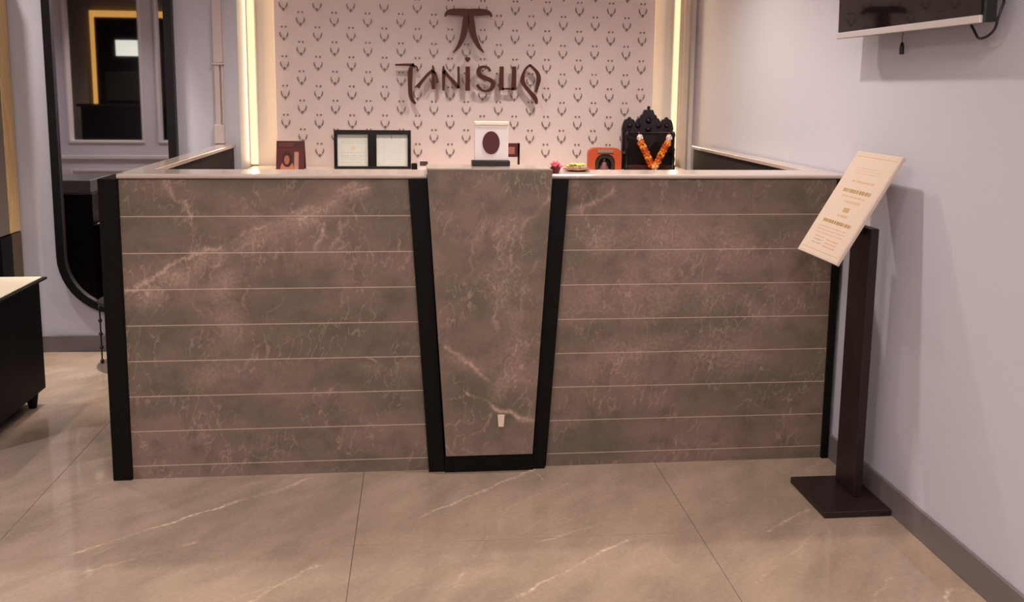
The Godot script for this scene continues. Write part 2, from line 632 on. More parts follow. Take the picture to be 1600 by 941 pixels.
# ---------------------------------------------------------------- the desk
func desk() -> void:
	var stone := desk_marble()
	var cream := paint(182, 164, 156, 0.12, 0.6)
	var inlay := paint(190, 166, 152, 0.4, 0.5)
	var dark := paint(13, 8, 8, 0.5, 0.25)
	var brown := grained(30, 18, 14, 0.3, 0.75, 81)
	var d := thing("reception_desk", Vector3(.14, 0, -.1), "large reception desk of grey-brown marble boards with black posts and cream top", "reception desk")
	# what the boards are fixed to
	var core := Shape.new()
	core.box(Vector3(-1.135, 0.0, -.165), Vector3(1.43, 1.078, -.022))
	put("carcass", core, dark, d)
	# edge of the black V, outer line from bottom to top
	var left_at := func(y: float) -> float: return lerpf(-.050, -.118, y / 1.083)
	var right_at := func(y: float) -> float: return lerpf(.332, .392, y / 1.083)
	var tops := [1.08, .951, .822, .693, .564, .435, .306, .177, .048, 0.0]
	for i in 9:
		var y1: float = tops[i] - (0.0 if i == 0 else .0015)
		var y0: float = tops[i + 1] + (.0015 if i < 8 else 0.0)
		for side in 2:
			var s := Shape.new()
			var o: PackedVector2Array
			if side == 0:
				o = [Vector2(-1.1335, y0), Vector2(left_at.call(y0), y0), Vector2(left_at.call(y1), y1), Vector2(-1.1335, y1)]
			else:
				o = [Vector2(right_at.call(y0), y0), Vector2(1.429, y0), Vector2(1.429, y1), Vector2(right_at.call(y1), y1)]
			s.prism(o, -.022, 0.0)
			put("marble_board", s, stone, d)
			if i < 8:
				var y: float = tops[i + 1]
				if side == 0:
					put("joint_strip", bx(-1.1335, left_at.call(y), y - .0015, y + .0015, -.022, -.0006), inlay, d)
				else:
					put("joint_strip", bx(right_at.call(y), 1.429, y - .0015, y + .0015, -.022, -.0006), inlay, d)
	put("end_post", bx(-1.2, -1.134, 0, 1.083, -.17, .012, .003), dark, d)
	put("end_post", bx(1.4295, 1.456, 0, 1.083, -.17, .012, .003), dark, d)
	# the black V: two leaning bars and a foot
	var f := Shape.new()
	f.prism([Vector2(-.078, .0), Vector2(-.020, .0), Vector2(-.083, 1.083), Vector2(-.148, 1.083)], 0.0, .022)
	put("black_bar", f, dark, d)
	f = Shape.new()
	f.prism([Vector2(.306, .0), Vector2(.348, .0), Vector2(.356, .012), Vector2(.422, 1.083), Vector2(.360, 1.083)], 0.0, .022)
	put("black_bar", f, dark, d)
	f = Shape.new()
	f.prism([Vector2(-.020, .0), Vector2(.306, .0), Vector2(.306, .075), Vector2(-.020, .075)], 0.0, .03)
	put("black_foot", f, dark, d)
	# centre slab, standing proud of the boards and turned over the top
	f = Shape.new()
	f.prism([Vector2(-.0165, .071), Vector2(.301, .071), Vector2(.359, 1.119), Vector2(-.083, 1.119)], 0.0, .05)
	var slab := put("centre_panel", f, stone, d)
	put("cap", bx(-.083, .359, 1.104, 1.119, -.17, -.0005, .001), cream, slab)
	# cream ledges
	var ledge := func(x0: float, x1: float) -> Shape:
		var s := Shape.new()
		var o := PackedVector2Array([Vector2(-.17, 1.083), Vector2(.008, 1.083)])
		for k in 7:
			var a := -PI / 2 + PI * k / 6.0
			o.append(Vector2(.008 + cos(a) * .008, 1.0915 + sin(a) * .0085))
		o.append(Vector2(-.17, 1.10))
		# the outline runs in z and y, drawn along x
		s.prism(o, x0, x1, Transform3D(Basis(Vector3(0, 0, 1), Vector3(0, 1, 0), Vector3(1, 0, 0)), Vector3.ZERO))
		return s
	put("ledge", ledge.call(-1.135, -.0835), cream, d)
	put("ledge", ledge.call(.3595, 1.456), cream, d)
	# side wings running back to the wall
	var w := put("side_wing", bx(-1.125, -1.068, 0, 1.083, -1.655, -.172, .001), brown, d)
	put("wing_ledge", bx(-1.135, -1.058, 1.083, 1.10, -1.657, -.1705, .002), cream, w)
	w = put("side_wing", bx(1.388, 1.45, 0, 1.083, -1.655, -.172, .001), brown, d)
	put("wing_ledge", bx(1.378, 1.456, 1.083, 1.10, -1.657, -.1705, .002), cream, w)
	# small white tag near the foot of the centre slab
	var tg := Shape.new()
	tg.prism([Vector2(.174, .180), Vector2(.193, .180), Vector2(.196, .224), Vector2(.171, .224)], .05, .056)
	tag(put("wall_tag", tg, paint(214, 192, 178, 0.5)), "small whitish tag stuck low on the centre marble panel of the desk", "tag")


# ---------------------------------------------------------------- the wall with the sign
func sign_wall() -> void:
	var cream_wall := plaster(236, 222, 208)
	var panel_paint := paint(232, 212, 208, 0.45, 0.45)
	var wall: MeshInstance3D = put("wall_back", bx(-1.035, 1.47, 0, CEIL, -2.07, -1.97), cream_wall)
	structure(wall, "cream back wall with a raised pale pink patterned panel behind the desk", "wall")
	var panel := put("accent_panel", bx(-.892, 1.226, .0, CEIL, -1.97, -1.94, .003), panel_paint, wall)
	# raised little ornaments, all alike
	var taupe := paint(134, 116, 112, 0.4, 0.5, 0.1)
	var s := Shape.new()
	for k in [-1.0, 1.0]:
		s.box(Vector3(k * .0105 - .0045, .030, 0), Vector3(k * .0105 + .0045, .0395, .005), .001)
		s.prism([Vector2(k * .0195, .009), Vector2(k * .0245, .001), Vector2(k * .0225, -.013), Vector2(k * .0105, -.028), Vector2(k * .0135, -.014), Vector2(k * .0185, -.003)], 0, .005)
	s.prism([Vector2(-.0095, -.027), Vector2(0, -.021), Vector2(.0095, -.027), Vector2(0, -.042)], 0, .005)
	var motif := s.mesh(Vector3.ZERO, taupe)
	var count := 0
	for c in 23:
		for r in 11:
			var x := -.838 + c * .0904
			var y := 1.527 + (r - 4) * .1585 + (0.0 if c % 2 == 0 else .0793)
			if y < .98 or y > 1.98:
				continue
			var o := MeshInstance3D.new()
			o.name = "ornament"
			o.mesh = motif
			o.position = Vector3(x, y, -1.9398) - origin_of(panel)
			panel.add_child(o, true)
			count += 1
	# lit strips in the coves at both sides
	for k in [[-1.0, -1.033, -0.998, "left", "tall warm light strip in the cove left of the sign wall"], [1.0, 1.342, 1.37, "right", "tall warm light strip in the cove right of the sign wall"]]:
		var x0: float = k[1]
		var x1: float = k[2]
		var t := thing("led_light_strip", Vector3((x0 + x1) / 2, .96, -1.95), k[4], "light strip", "lit strips beside the sign wall")
		put("channel", bx(x0 - .006, x1 + .006, .966, CEIL - .01, -1.97, -1.958), white_trim, t)
		put("diffuser", bx(x0, x1, .97, CEIL - .014, -1.958, -1.946, .004), glow(255, 226, 176, 0.5), t)
		var l := AreaLight3D.new()
		l.name = "strip_light"
		l.position = Vector3(0, .78, .02)
		l.rotation_degrees.y = 180.0 - k[0] * 34.0
		l.area_size = Vector2(.02, 1.5)
		l.light_energy = 0.15
		l.light_color = Color(1.0, 0.88, 0.70)
		l.area_range = 8.0
		l.shadow_enabled = true
		t.add_child(l, true)
	structure(put("trim_1", bx(1.395, 1.425, .0, CEIL, -1.97, -1.93, .002), paint(222, 204, 186, 0.5)), "narrow cream trim strip beside the right lit cove", "trim")
	emblem()


# strokes: [[x, y, width] ...] in the sign's own little units, drawn as a ribbon standing off the wall
func stroke(s: Shape, pts: Array, sub := 6) -> void:
	var c := []
	for i in pts.size() - 1:
		var p0: Array = pts[maxi(i - 1, 0)]
		var p1: Array = pts[i]
		var p2: Array = pts[i + 1]
		var p3: Array = pts[mini(i + 2, pts.size() - 1)]
		for k in sub:
			var f := float(k) / sub
			var q := []
			for a in 3:
				q.append(cubic_interpolate(p1[a], p2[a], p0[a], p3[a], f))
			c.append(q)
	c.append(pts[-1])
	var left := PackedVector2Array()
	var right := PackedVector2Array()
	for i in c.size():
		var a: Array = c[maxi(i - 1, 0)]
		var b: Array = c[mini(i + 1, c.size() - 1)]
		var side: Vector2 = Vector2(b[0] - a[0], b[1] - a[1]).orthogonal().normalized() * (c[i][2] * 0.58)
		left.append(sign_at(Vector2(c[i][0], c[i][1]) + side))
		right.append(sign_at(Vector2(c[i][0], c[i][1]) - side))
	for i in left.size() - 1:
		s.prism([left[i], left[i + 1], right[i + 1], right[i]], -1.899, -1.879)


func sign_at(p: Vector2) -> Vector2:
	return Vector2(.162 + (p.x - 730.0) * .003515, 1.529 + (101.0 - p.y) * .00345 + (p.x - 732.0) * 4.3e-5)


func pegs(s: Shape, spots: Array) -> void:
	for p in spots:
		var q := sign_at(Vector2(p[0], p[1]))
		s.tube([Vector3(q.x, q.y, -1.941), Vector3(q.x, q.y, -1.89)], .0035, 6)


func emblem() -> void:
	var copper := paint(82, 38, 26, 0.42, 0.4, 0.15)
	var t := thing("wall_emblem", Vector3(.162, 1.57, -1.895), "copper brown T-shaped emblem with two curved legs above the lettering on the wall", "emblem")
	var s := Shape.new()
	stroke(s, [[730.5, 20, 10], [722, 19, 9.5], [708, 19, 9], [700, 19.5, 7], [696, 22, 4], [694, 26, 1.5]])
	stroke(s, [[730.5, 20, 10], [739, 19, 9.5], [752, 19, 9], [760, 19.5, 7], [765, 22, 4], [767, 26, 1.5]])
	pegs(s, [[712, 19], [749, 19]])
	put("crossbar", s, copper, t)
	s = Shape.new()
	stroke(s, [[727, 25.2, 7.6], [726, 38, 8.5], [723.5, 52, 8], [719.5, 64, 6.5], [714, 74, 4.5], [707, 82, 1.5]])
	pegs(s, [[726, 45]])
	put("curved_leg", s, copper, t)
	s = Shape.new()
	stroke(s, [[734, 25.2, 7.6], [736, 38, 8.5], [738, 52, 8], [742.5, 64, 6.5], [748, 74, 4.5], [755, 82, 1.5]])
	pegs(s, [[735.5, 45]])
	put("curved_leg", s, copper, t)
	var w := thing("wall_lettering", Vector3(.162, 1.30, -1.895), "copper brown raised letters of the shop's name standing off the patterned wall", "lettering")
	var letters := [
		["letter_t", [[[616.5, 101.5, 2.5], [630, 101.3, 3], [646, 101.5, 4]], [[646, 101, 3], [641.5, 106, 5.5], [640, 116, 6.5], [639.5, 132, 6], [640, 147, 5.5], [643, 157, 5], [648, 163, 3]], [[644, 102.5, 3], [650, 105, 2], [652, 112, 1.5]]], [[641, 110], [641, 150]]],
		["letter_a", [[[650.5, 137, 6], [656, 130, 4.5], [666, 118, 4], [675, 110, 4.5]], [[675, 102, 1.5], [676, 112, 4.5], [676, 126, 4.5], [676, 140, 5]], [[676, 112, 3], [680, 117, 2.5], [683, 130, 2.5]]], [[653, 134], [676, 122]]],
		["letter_n", [[[691.5, 103, 1.5], [692, 113, 4.5], [692, 128, 4], [691.5, 142, 3]], [[692, 111, 5.5], [700, 120, 4], [709, 130, 5], [715, 138, 4]], [[715, 104, 3], [715.5, 120, 3], [715.5, 139, 4]]], [[692, 118], [715.5, 132]]],
		["letter_i", [[[729.7, 104, 6], [729.9, 124, 6], [729.8, 142.5, 6.5]], [[729.6, 89.5, 6], [729.6, 92, 7.5], [729.6, 94.5, 5], [729.6, 97, 1.5]]], [[729.7, 112], [729.7, 136]]],
		["letter_s", [[[765, 112, 3.5], [762, 106.5, 3.5], [755, 104.5, 3.5], [748.5, 107, 5], [747, 113, 6], [751, 119.5, 6], [760, 123.5, 6], [768, 127.5, 6], [770, 134, 6], [766, 140.5, 4.5], [758, 143, 3], [750, 140, 3.5], [744.5, 133, 4]]], [[748, 112], [769, 131]]],
		["letter_h", [[[783.3, 104, 5.5], [783, 124, 6], [783.2, 142, 6.5]], [[803, 104, 5.5], [803, 124, 6], [802.5, 142, 6.5]], [[784, 139.5, 3], [793, 139.5, 2.5], [803, 139.5, 3]]], [[783, 112], [803, 112]]],
		["letter_q", [[[829, 101.5, 3], [823, 106, 3], [818.5, 114, 3.5], [816.5, 125, 5.5], [820, 134, 5], [828, 144, 5], [835, 152, 6], [838.5, 158, 5], [839.5, 164, 2.5]], [[828, 101.5, 3], [834, 107, 3.5], [840, 114, 4.5], [842.5, 122, 5.5], [841.5, 131, 5], [838, 145, 3]]], [[818, 118], [842, 122], [834, 151]]],
	]
	for l in letters:
		s = Shape.new()
		if l[0] == "letter_i":
			var dot := Shape.new()
			stroke(dot, l[1][1])
			pegs(dot, [[729.6, 92]])
			put("letter_i_dot", dot, copper, w)
			l[1].resize(1)
		for st in l[1]:
			stroke(s, st)
		pegs(s, l[2])
		put(l[0], s, copper, w)


# ---------------------------------------------------------------- left of the desk
func capsule(cx: float, y0: float, y1: float, r: float) -> PackedVector2Array:
	var o := PackedVector2Array()
	for k in 25:
		var a := PI + PI * k / 24.0
		o.append(Vector2(cx + cos(a) * r, y0 + r + sin(a) * r))
	for k in 25:
		var a := PI * k / 24.0
		o.append(Vector2(cx + cos(a) * r, y1 - r + sin(a) * r))
	return o


func left_side() -> void:
	# the mirror
	var cx := -1.662
	var t := thing("wall_mirror", Vector3(cx, .21, -1.66), "tall black framed mirror with rounded ends on the lavender wall", "mirror")
	var outer := capsule(cx, .205, 2.15, .312)
	var inner := capsule(cx, .245, 2.11, .272)
	var s := Shape.new()
	for i in outer.size():
		var j := (i + 1) % outer.size()
		var o := outer[i] + outer[j] - Vector2(2 * cx, 0)
		var a := Vector3(outer[i].x, outer[i].y, 0)
		var b := Vector3(outer[j].x, outer[j].y, 0)
		var c := Vector3(inner[i].x, inner[i].y, 0)
		var d := Vector3(inner[j].x, inner[j].y, 0)
		var zf := Vector3(0, 0, -1.625)
		var zb := Vector3(0, 0, -1.67)
		var mid := (a + b) / 2 - (c + d) / 2
		s.flat([a + zf, b + zf, d + zf, c + zf], Vector3(0, 0, 1))
		s.flat([a + zf, b + zf, b + zb, a + zb], mid)
		s.flat([c + zf, d + zf, d + zb, c + zb], -mid)
	put("frame", s, paint(13, 10, 10, 0.4, 0.4), t)
	s = Shape.new()
	s.prism(capsule(cx, .243, 2.112, .274), -1.669, -1.645)
	put("mirror_glass", s, paint(206, 198, 194, 0.02, 0.5, 1.0), t)
	# cable trunking up the wall at the end of the wing
	var tr := thing("cable_trunking", Vector3(-1.135, 1.10, -1.66), "pale vertical cable trunking on the wall between the mirror and the lit cove", "trunking")
	var pale := paint(206, 190, 186, 0.45)
	put("upper_cover", bx(-1.156, -1.110, 1.515, CEIL, -1.67, -1.645, .003), pale, tr)
	put("joint_collar", bx(-1.162, -1.104, 1.505, 1.515, -1.67, -1.642, .002), pale, tr)
	put("lower_cover", bx(-1.154, -1.128, 1.20, 1.505, -1.67, -1.650, .002), pale, tr)
	put("cable", bx(-1.122, -1.112, 1.20, 1.505, -1.67, -1.660, .002), pale, tr)
	put("foot_box", bx(-1.162, -1.112, 1.102, 1.20, -1.67, -1.640, .003), pale, tr)
	# low showcase
	var c := thing("showcase", Vector3(-1.89, 0, -.56), "low black showcase with a cream top at the left edge of the floor", "showcase")
	put("body", bx(-2.03, -1.752, .072, .556, -.845, -.27, .003), black_wood, c)
	put("black_rim", bx(-2.052, -1.728, .556, .566, -.872, -.245, .002), black_wood, c)
	put("cream_top", bx(-2.038, -1.742, .566, .571, -.850, -.262, .001), paint(232, 216, 190, 0.3), c)
	for k in [[-1.79, -.79], [-1.79, -.32], [-1.995, -.79], [-1.995, -.32]]:
		s = Shape.new()
		s.lathe([Vector2(0, 0), Vector2(.016, 0), Vector2(.018, .01), Vector2(.025, .06), Vector2(.025, .072), Vector2(0, .072)], 14, Transform3D(Basis.IDENTITY, Vector3(k[0], 0, k[1])))
		put("foot", s, black_wood, c)
	# wall cabinet at the left edge
	var g := thing("wall_cabinet", Vector3(-2.4, 0, -1.43), "golden wood cabinet with warm light in the wood colour, on a dark plinth at the left edge beside the mirror wall", "cabinet")
	put("wood_panel", bx(-2.6, -2.15, .652, 2.0, -1.655, -1.535, .002), grained(226, 186, 126, 0.12, 0.35, 83), g)  # warm light on the wood is put into its golden colour
	put("grey_panel", bx(-2.6, -2.152, .652, 2.0, -1.533, -1.42, .002), paint(120, 106, 98, 0.5), g)
	put("plinth", bx(-2.58, -2.15, 0, .645, -1.655, -1.545, .002), paint(88, 70, 48, 0.45), g)
	put("dark_base", bx(-2.58, -2.15, 0, .645, -1.543, -1.42, .002), black_wood, g)
	# black wrought stand behind the desk's left end
	var st := thing("plant_stand", Vector3(-1.52, 0, -1.44), "small black wrought metal stand with beaded legs half hidden by the desk's left end", "stand")
	var iron := paint(18, 13, 13, 0.4, 0.5)
	s = Shape.new()
	s.lathe([Vector2(0, .325), Vector2(.185, .325), Vector2(.19, .33), Vector2(.185, .338), Vector2(0, .338)], 28, Transform3D(Basis.IDENTITY, Vector3(-1.52, 0, -1.44)))
	put("top", s, iron, st)
	for k in 4:
		var a := PI + k * TAU / 4.0
		s = Shape.new()
		for r in [.155, .190]:
			var p := Vector3(-1.52 + cos(a) * r, 0, -1.44 + sin(a) * r)
			s.tube([p, p + Vector3(0, .325, 0)], .004, 8)
			for b in 5:
				s.ball(p + Vector3(0, .012 + b * .07, 0), Vector3(.010, .012, .010), 10)
		put("leg", s, iron, st)


# ---------------------------------------------------------------- right of the desk
func right_side() -> void:
	# sign stand
	var dark := grained(30, 15, 14, 0.22, 0.45, 91)
	var t := thing("sign_stand", Vector3(1.34, 0, .35), "dark brown sign stand with a slanted cream plaque at the desk's right end", "sign stand")
	put("base_plate", bx(1.222, 1.455, 0, .022, .212, .495, .002), dark, t)
	put("post", bx(1.371, 1.400, .022, .955, .252, .392, .002), dark, t)
	var lo := Vector3(1.205, .857, .35)
	var up := Vector3(.20, .343, 0).normalized()
	var out := Vector3(-.343, .20, 0).normalized()
	var xf := Transform3D(Basis(Vector3(0, 0, 1), up, out), lo)
	var s := Shape.new()
	s.box(Vector3(-.03, .10, -.03), Vector3(.03, .26, -.012), .001, xf)
	s.box(Vector3(1.348, .93, .30), Vector3(1.385, .955, .345), .001)
	put("bracket", s, dark, t)
	s = Shape.new()
	s.box(Vector3(-.15, 0, -.012), Vector3(.15, .398, 0), .0015, xf)
	var plate := put("plaque", s, paint(195, 175, 164, 0.4), t)
	plate.set_meta("label", "cream plaque with gold printing")
	var im := blank(240, 320, Color8(196, 174, 158))
	var r := RandomNumberGenerator.new()
	r.seed = 4
	var tan_ := Color8(146, 112, 56)
	var pale := Color8(180, 148, 108)
	im.fill_rect(Rect2i(8, 10, 224, 2), pale)
	im.fill_rect(Rect2i(8, 306, 224, 2), pale)
	for y in [44, 52, 60]:
		small_print(im, 50, 190, y, 3, Color8(184, 156, 126), r)
	small_print(im, 66, 190, 84, 6, pale, r)
	small_print(im, 48, 205, 112, 11, tan_, r)
	small_print(im, 60, 190, 132, 5, pale, r)
	small_print(im, 90, 180, 146, 8, pale, r)
	im.fill_rect(Rect2i(112, 168, 34, 14), Color8(172, 138, 96))
	small_print(im, 100, 160, 190, 8, pale, r)
	small_print(im, 40, 205, 212, 10, tan_, r)
	for y in [234, 244, 254]:
		small_print(im, 36, 200, y, 3, Color8(176, 144, 116), r)
	for y in range(266, 296, 10):
		small_print(im, 48, 104, y, 3, Color8(150, 136, 96), r)
		small_print(im, 122, 192, y + 3, 3, Color8(192, 124, 92), r)
	s = Shape.new()
	s.picture(xf * Vector3(-.145, .006, .0006), xf * Vector3(.145, .006, .0006), xf * Vector3(.145, .392, .0006), xf * Vector3(-.145, .392, .0006), out)
	put("printed_sheet", s, sheet(im), plate)
	# television
	var tv := thing("television", Vector3(1.40, 1.59, .50), "flat black television with a silver lower edge mounted on the right wall", "television")
	var black := paint(14, 12, 13, 0.35, 0.5)
	var tilt := Transform3D(Basis(Vector3(0, 0, 1), deg_to_rad(1.4)), Vector3(1.365, 1.588, 0))
	var z0 := .075
	var z1 := .925
	s = Shape.new()
	s.box(Vector3(.002, 0.0, z0), Vector3(.036, .50, z1), .003, tilt)
	put("case", s, black, tv)
	s = Shape.new()
	s.box(Vector3(-.002, .02, z0 + .006), Vector3(.003, .492, z1 - .012), .0005, tilt)
	put("screen", s, paint(20, 17, 17, 0.04, 0.6), tv)
	s = Shape.new()
	s.box(Vector3(-.006, -.002, z0), Vector3(.004, .019, z1 - .01), .002, tilt)
	put("silver_edge", s, paint(206, 198, 200, 0.35, 0.5, 0.3), tv)
	s = Shape.new()
	s.box(Vector3(1.40, 1.70, .36), Vector3(1.47, 1.95, .64), .003)
	put("wall_bracket", s, black, tv)
	var wire := paint(30, 27, 36, 0.4)
	var ca := thing("aerial_cable", Vector3(1.453, 1.525, .355), "short dark cable with a plug end dangling under the television", "cable")
	s = Shape.new()
	s.tube([Vector3(1.452, 1.705, .372), Vector3(1.452, 1.66, .368), Vector3(1.455, 1.61, .360), Vector3(1.451, 1.58, .357), Vector3(1.453, 1.555, .355)], .0018, 6)
	put("wire", s, paint(120, 112, 120, 0.4), ca)
	s = Shape.new()
	s.lathe([Vector2(0, 0), Vector2(.0075, 0), Vector2(.0075, .024), Vector2(.004, .038), Vector2(0, .040)], 12, Transform3D(Basis.IDENTITY, Vector3(1.453, 1.525, .355)))
	put("plug", s, wire, ca)
	s = Shape.new()
	var lp := []
	for k in 21:
		var a := PI * k / 20.0
		lp.append(Vector3(1.408 + .004 * sin(a * 3), 1.588 - .042 * sin(a) + (.006 * k / 20.0), .800 + .115 * k / 20.0 - .006 * sin(2 * a)))
	lp.append(Vector3(1.416, 1.64, .925))
	lp.append(Vector3(1.435, 1.68, .88))
	lp.append(Vector3(1.462, 1.70, .80))
	s.tube(lp, .0038, 8)
	tag(put("power_cable", s, wire), "black power cable looping below the television's near corner", "cable")


# ---------------------------------------------------------------- on and behind the desk
func on_the_desk() -> void:
	var dark := paint(20, 13, 13, 0.3, 0.5)
	# back cabinet, its top just below the line of sight over the ledge
	var b := thing("back_cabinet", Vector3(.2, 0, -1.8), "low cabinet under the sign wall behind the desk", "cabinet")
	put("body", bx(-1.0, 1.36, 0, .94, -1.925, -1.69, .002), paint(70, 52, 44, 0.5), b)
	put("top", bx(-1.02, 1.372, .94, .962, -1.936, -1.672, .002), paint(226, 206, 194, 0.2), b)
	for k in 4:
		put("door", bx(-.99 + k * .585, -.415 + k * .585, .05, .92, -1.69, -1.674, .002), paint(60, 42, 34, 0.4), b)
	var r := RandomNumberGenerator.new()
	r.seed = 8
	var y0 := .962
	# tent card with a red portrait print
	var t := thing("tent_card", Vector3(-.785, y0, -1.74), "red standing card with a portrait print at the left end below the patterned wall", "card")
	var im := blank(120, 110, Color8(96, 24, 28))
	im.fill_rect(Rect2i(0, 0, 120, 28), Color8(74, 20, 24))
	im.fill_rect(Rect2i(8, 6, 66, 14), Color8(104, 44, 44))
	for y in range(30, 110):
		for x in 96:
			var p := Vector2(x - 46, y - 70)
			if Vector2(p.x / 30.0, (p.y - 38) / 34.0).length() < 1.0:
				im.set_pixel(x, y, Color8(206, 120, 90))
			if Vector2(p.x / 23.0, p.y / 30.0).length() < 1.0:
				im.set_pixel(x, y, Color8(52, 18, 18))
			if Vector2((p.x + 2) / 12.0, (p.y - 2) / 18.0).length() < 1.0:
				im.set_pixel(x, y, Color8(190, 104, 76))
			if p.x > 30 and p.y > -30:
				im.set_pixel(x, y, Color8(196, 140, 126))
	var s := Shape.new()
	s.prism([Vector2(-1.70, y0), Vector2(-1.703, y0), Vector2(-1.742, y0 + .15), Vector2(-1.781, y0), Vector2(-1.778, y0), Vector2(-1.741, y0 + .144)], -.862, -.715, Transform3D(Basis(Vector3(0, 0, 1), Vector3(0, 1, 0), Vector3(1, 0, 0)), Vector3.ZERO))
	put("folded_card", s, paint(60, 18, 20, 0.5), t)
	s = Shape.new()
	s.picture(Vector3(-.860, y0 + .001, -1.6998), Vector3(-.717, y0 + .001, -1.6998), Vector3(-.717, y0 + .148, -1.7405), Vector3(-.860, y0 + .148, -1.7405), Vector3(0, .2, 1))
	put("portrait_print", s, sheet(im), t)
	# double certificate frame
	var f := thing("certificate_frame", Vector3(-.357, y0, -1.76), "black double frame holding two white certificates below the sign", "picture frame")
	s = Shape.new()
	var fx := [-.563, -.545, -.383, -.337, -.170, -.152]
	for k in [0, 2, 4]:
		s.box(Vector3(fx[k], y0, -1.78), Vector3(fx[k + 1], y0 + .208, -1.752), .002)
	s.box(Vector3(fx[0], y0 + .187, -1.781), Vector3(fx[5], y0 + .209, -1.751), .002)
	s.box(Vector3(fx[0], y0, -1.781), Vector3(fx[5], y0 + .014, -1.751), .002)
	put("frame", s, dark, f)
	for k in 2:
		im = blank(110, 130, Color8(238, 236, 228))
		if k == 0:
			for y in [14, 22, 30, 38, 74, 86, 94, 102, 112]:
				small_print(im, 14, 98, y, 2 if y != 86 else 3, Color8(206, 204, 190), r)
			im.fill_rect(Rect2i(50, 48, 14, 16), Color8(238, 222, 180))
		else:
			for y in range(12, 116, 8):
				small_print(im, 24, 88, y, 2, Color8(224, 214, 222), r)
			im.fill_rect(Rect2i(52, 6, 2, 14), Color8(150, 146, 150))
		s = Shape.new()
		var x0: float = fx[1 + 2 * k]
		var x1: float = fx[2 + 2 * k]
		s.box(Vector3(x0, y0 + .012, -1.776), Vector3(x1, y0 + .19, -1.768))
		var c := put("certificate", s, paint(234, 230, 222, 0.5), f)
		s = Shape.new()
		s.picture(Vector3(x0, y0 + .012, -1.7675), Vector3(x1, y0 + .012, -1.7675), Vector3(x1, y0 + .19, -1.7675), Vector3(x0, y0 + .19, -1.7675), Vector3(0, 0, 1))
		put("print", s, sheet(im), c)
	# small black box and a tiny two-tone card beside the frame
	tag(put("pen_box", bx(-.150, -.118, y0, .998, -1.73, -1.69, .004), dark), "tiny black box at the right foot of the certificate frame", "box")
	var n := thing("name_card", Vector3(-.085, y0, -1.71), "tiny white card with a dark upper band right of the certificate frame", "card")
	put("card", bx(-.112, -.058, y0, 1.012, -1.715, -1.705, .001), paint(230, 220, 212, 0.5), n)
	put("dark_band", bx(-.104, -.062, .985, 1.008, -1.7055, -1.703, .0005), paint(86, 62, 54, 0.5), n)
	# white display card with a dark red oval
	var d := thing("display_card", Vector3(.152, 1.119, -.12), "white card with a dark red oval on a black base atop the desk", "display")
	put("base", bx(.082, .222, 1.119, 1.139, -.15, -.095, .002), dark, d)
	put("white_card", bx(.092, .217, 1.139, 1.268, -.135, -.115, .002), paint(226, 214, 212, 0.45), d)
	put("top_fold", bx(.092, .218, 1.268, 1.281, -.150, -.110, .002), paint(236, 220, 200, 0.45), d)
	s = Shape.new()
	var o := PackedVector2Array()
	for k in 36:
		o.append(Vector2(.153 + cos(TAU * k / 36.0) * .0315, 1.204 + sin(TAU * k / 36.0) * .042))
	s.prism(o, -.116, -.111)
	put("red_oval", s, paint(74, 14, 20, 0.4), d)
	# small red calendar behind the white card
	var cal := thing("desk_calendar", Vector3(.40, y0, -1.74), "small dark red standing card partly behind the white oval card", "card")
	put("red_panel", bx(.345, .438, 1.03, 1.105, -1.748, -1.742, .001), paint(84, 26, 30, 0.5), cal)
	put("picture_patch", bx(.35, .412, 1.046, 1.085, -1.7422, -1.7405, .0004), paint(170, 104, 98, 0.5), cal)
	put("side_panel", bx(.428, .440, y0, 1.105, -1.775, -1.742, .001), paint(62, 20, 26, 0.5), cal)
	put("foot", bx(.352, .428, y0, 1.03, -1.765, -1.743, .001), paint(226, 206, 198, 0.5), cal)
	# flowers at the right of the centre slab
	var fl := thing("flower_cup", Vector3(.381, 1.10, -.035), "small pink flower in a dark red cup on the ledge beside the centre panel", "flower")
	s = Shape.new()
	s.lathe([Vector2(0, 1.1002), Vector2(.013, 1.1002), Vector2(.0195, 1.118), Vector2(.0185, 1.122), Vector2(.012, 1.112), Vector2(0, 1.111)], 18, Transform3D(Basis.IDENTITY, Vector3(.381, 0, -.035)))
	put("cup", s, paint(92, 16, 24, 0.3), fl)
	for k in 9:
		var a := k * 2.4
		var rr := .004 + .0016 * k
		s = Shape.new()
		s.ball(Vector3.ZERO, Vector3(.011, .004, .008), 10)
		var q := Transform3D(Basis(Vector3.UP, -a) * Basis(Vector3(0, 0, 1), 1.15 - k * .12), Vector3(.381 + cos(a) * rr, 1.137 - k * .0016, -.035 + sin(a) * rr))
		for i in s.v.size():
			s.v[i] = q * s.v[i]
			s.n[i] = q.basis * s.n[i]
		put("petal", s, paint(226, 92, 112, 0.5), fl)
	var yl := thing("flower_dish", Vector3(.475, 1.10, -.125), "tiny brown dish of yellow-green flowers behind the pink flower on the ledge", "flowers")
	s = Shape.new()
	s.lathe([Vector2(0, 1.1002), Vector2(.03, 1.1002), Vector2(.052, 1.107), Vector2(.05, 1.109), Vector2(.03, 1.104), Vector2(0, 1.104)], 22, Transform3D(Basis.IDENTITY, Vector3(.475, 0, -.125)))
	put("dish", s, paint(116, 66, 40, 0.4), yl)
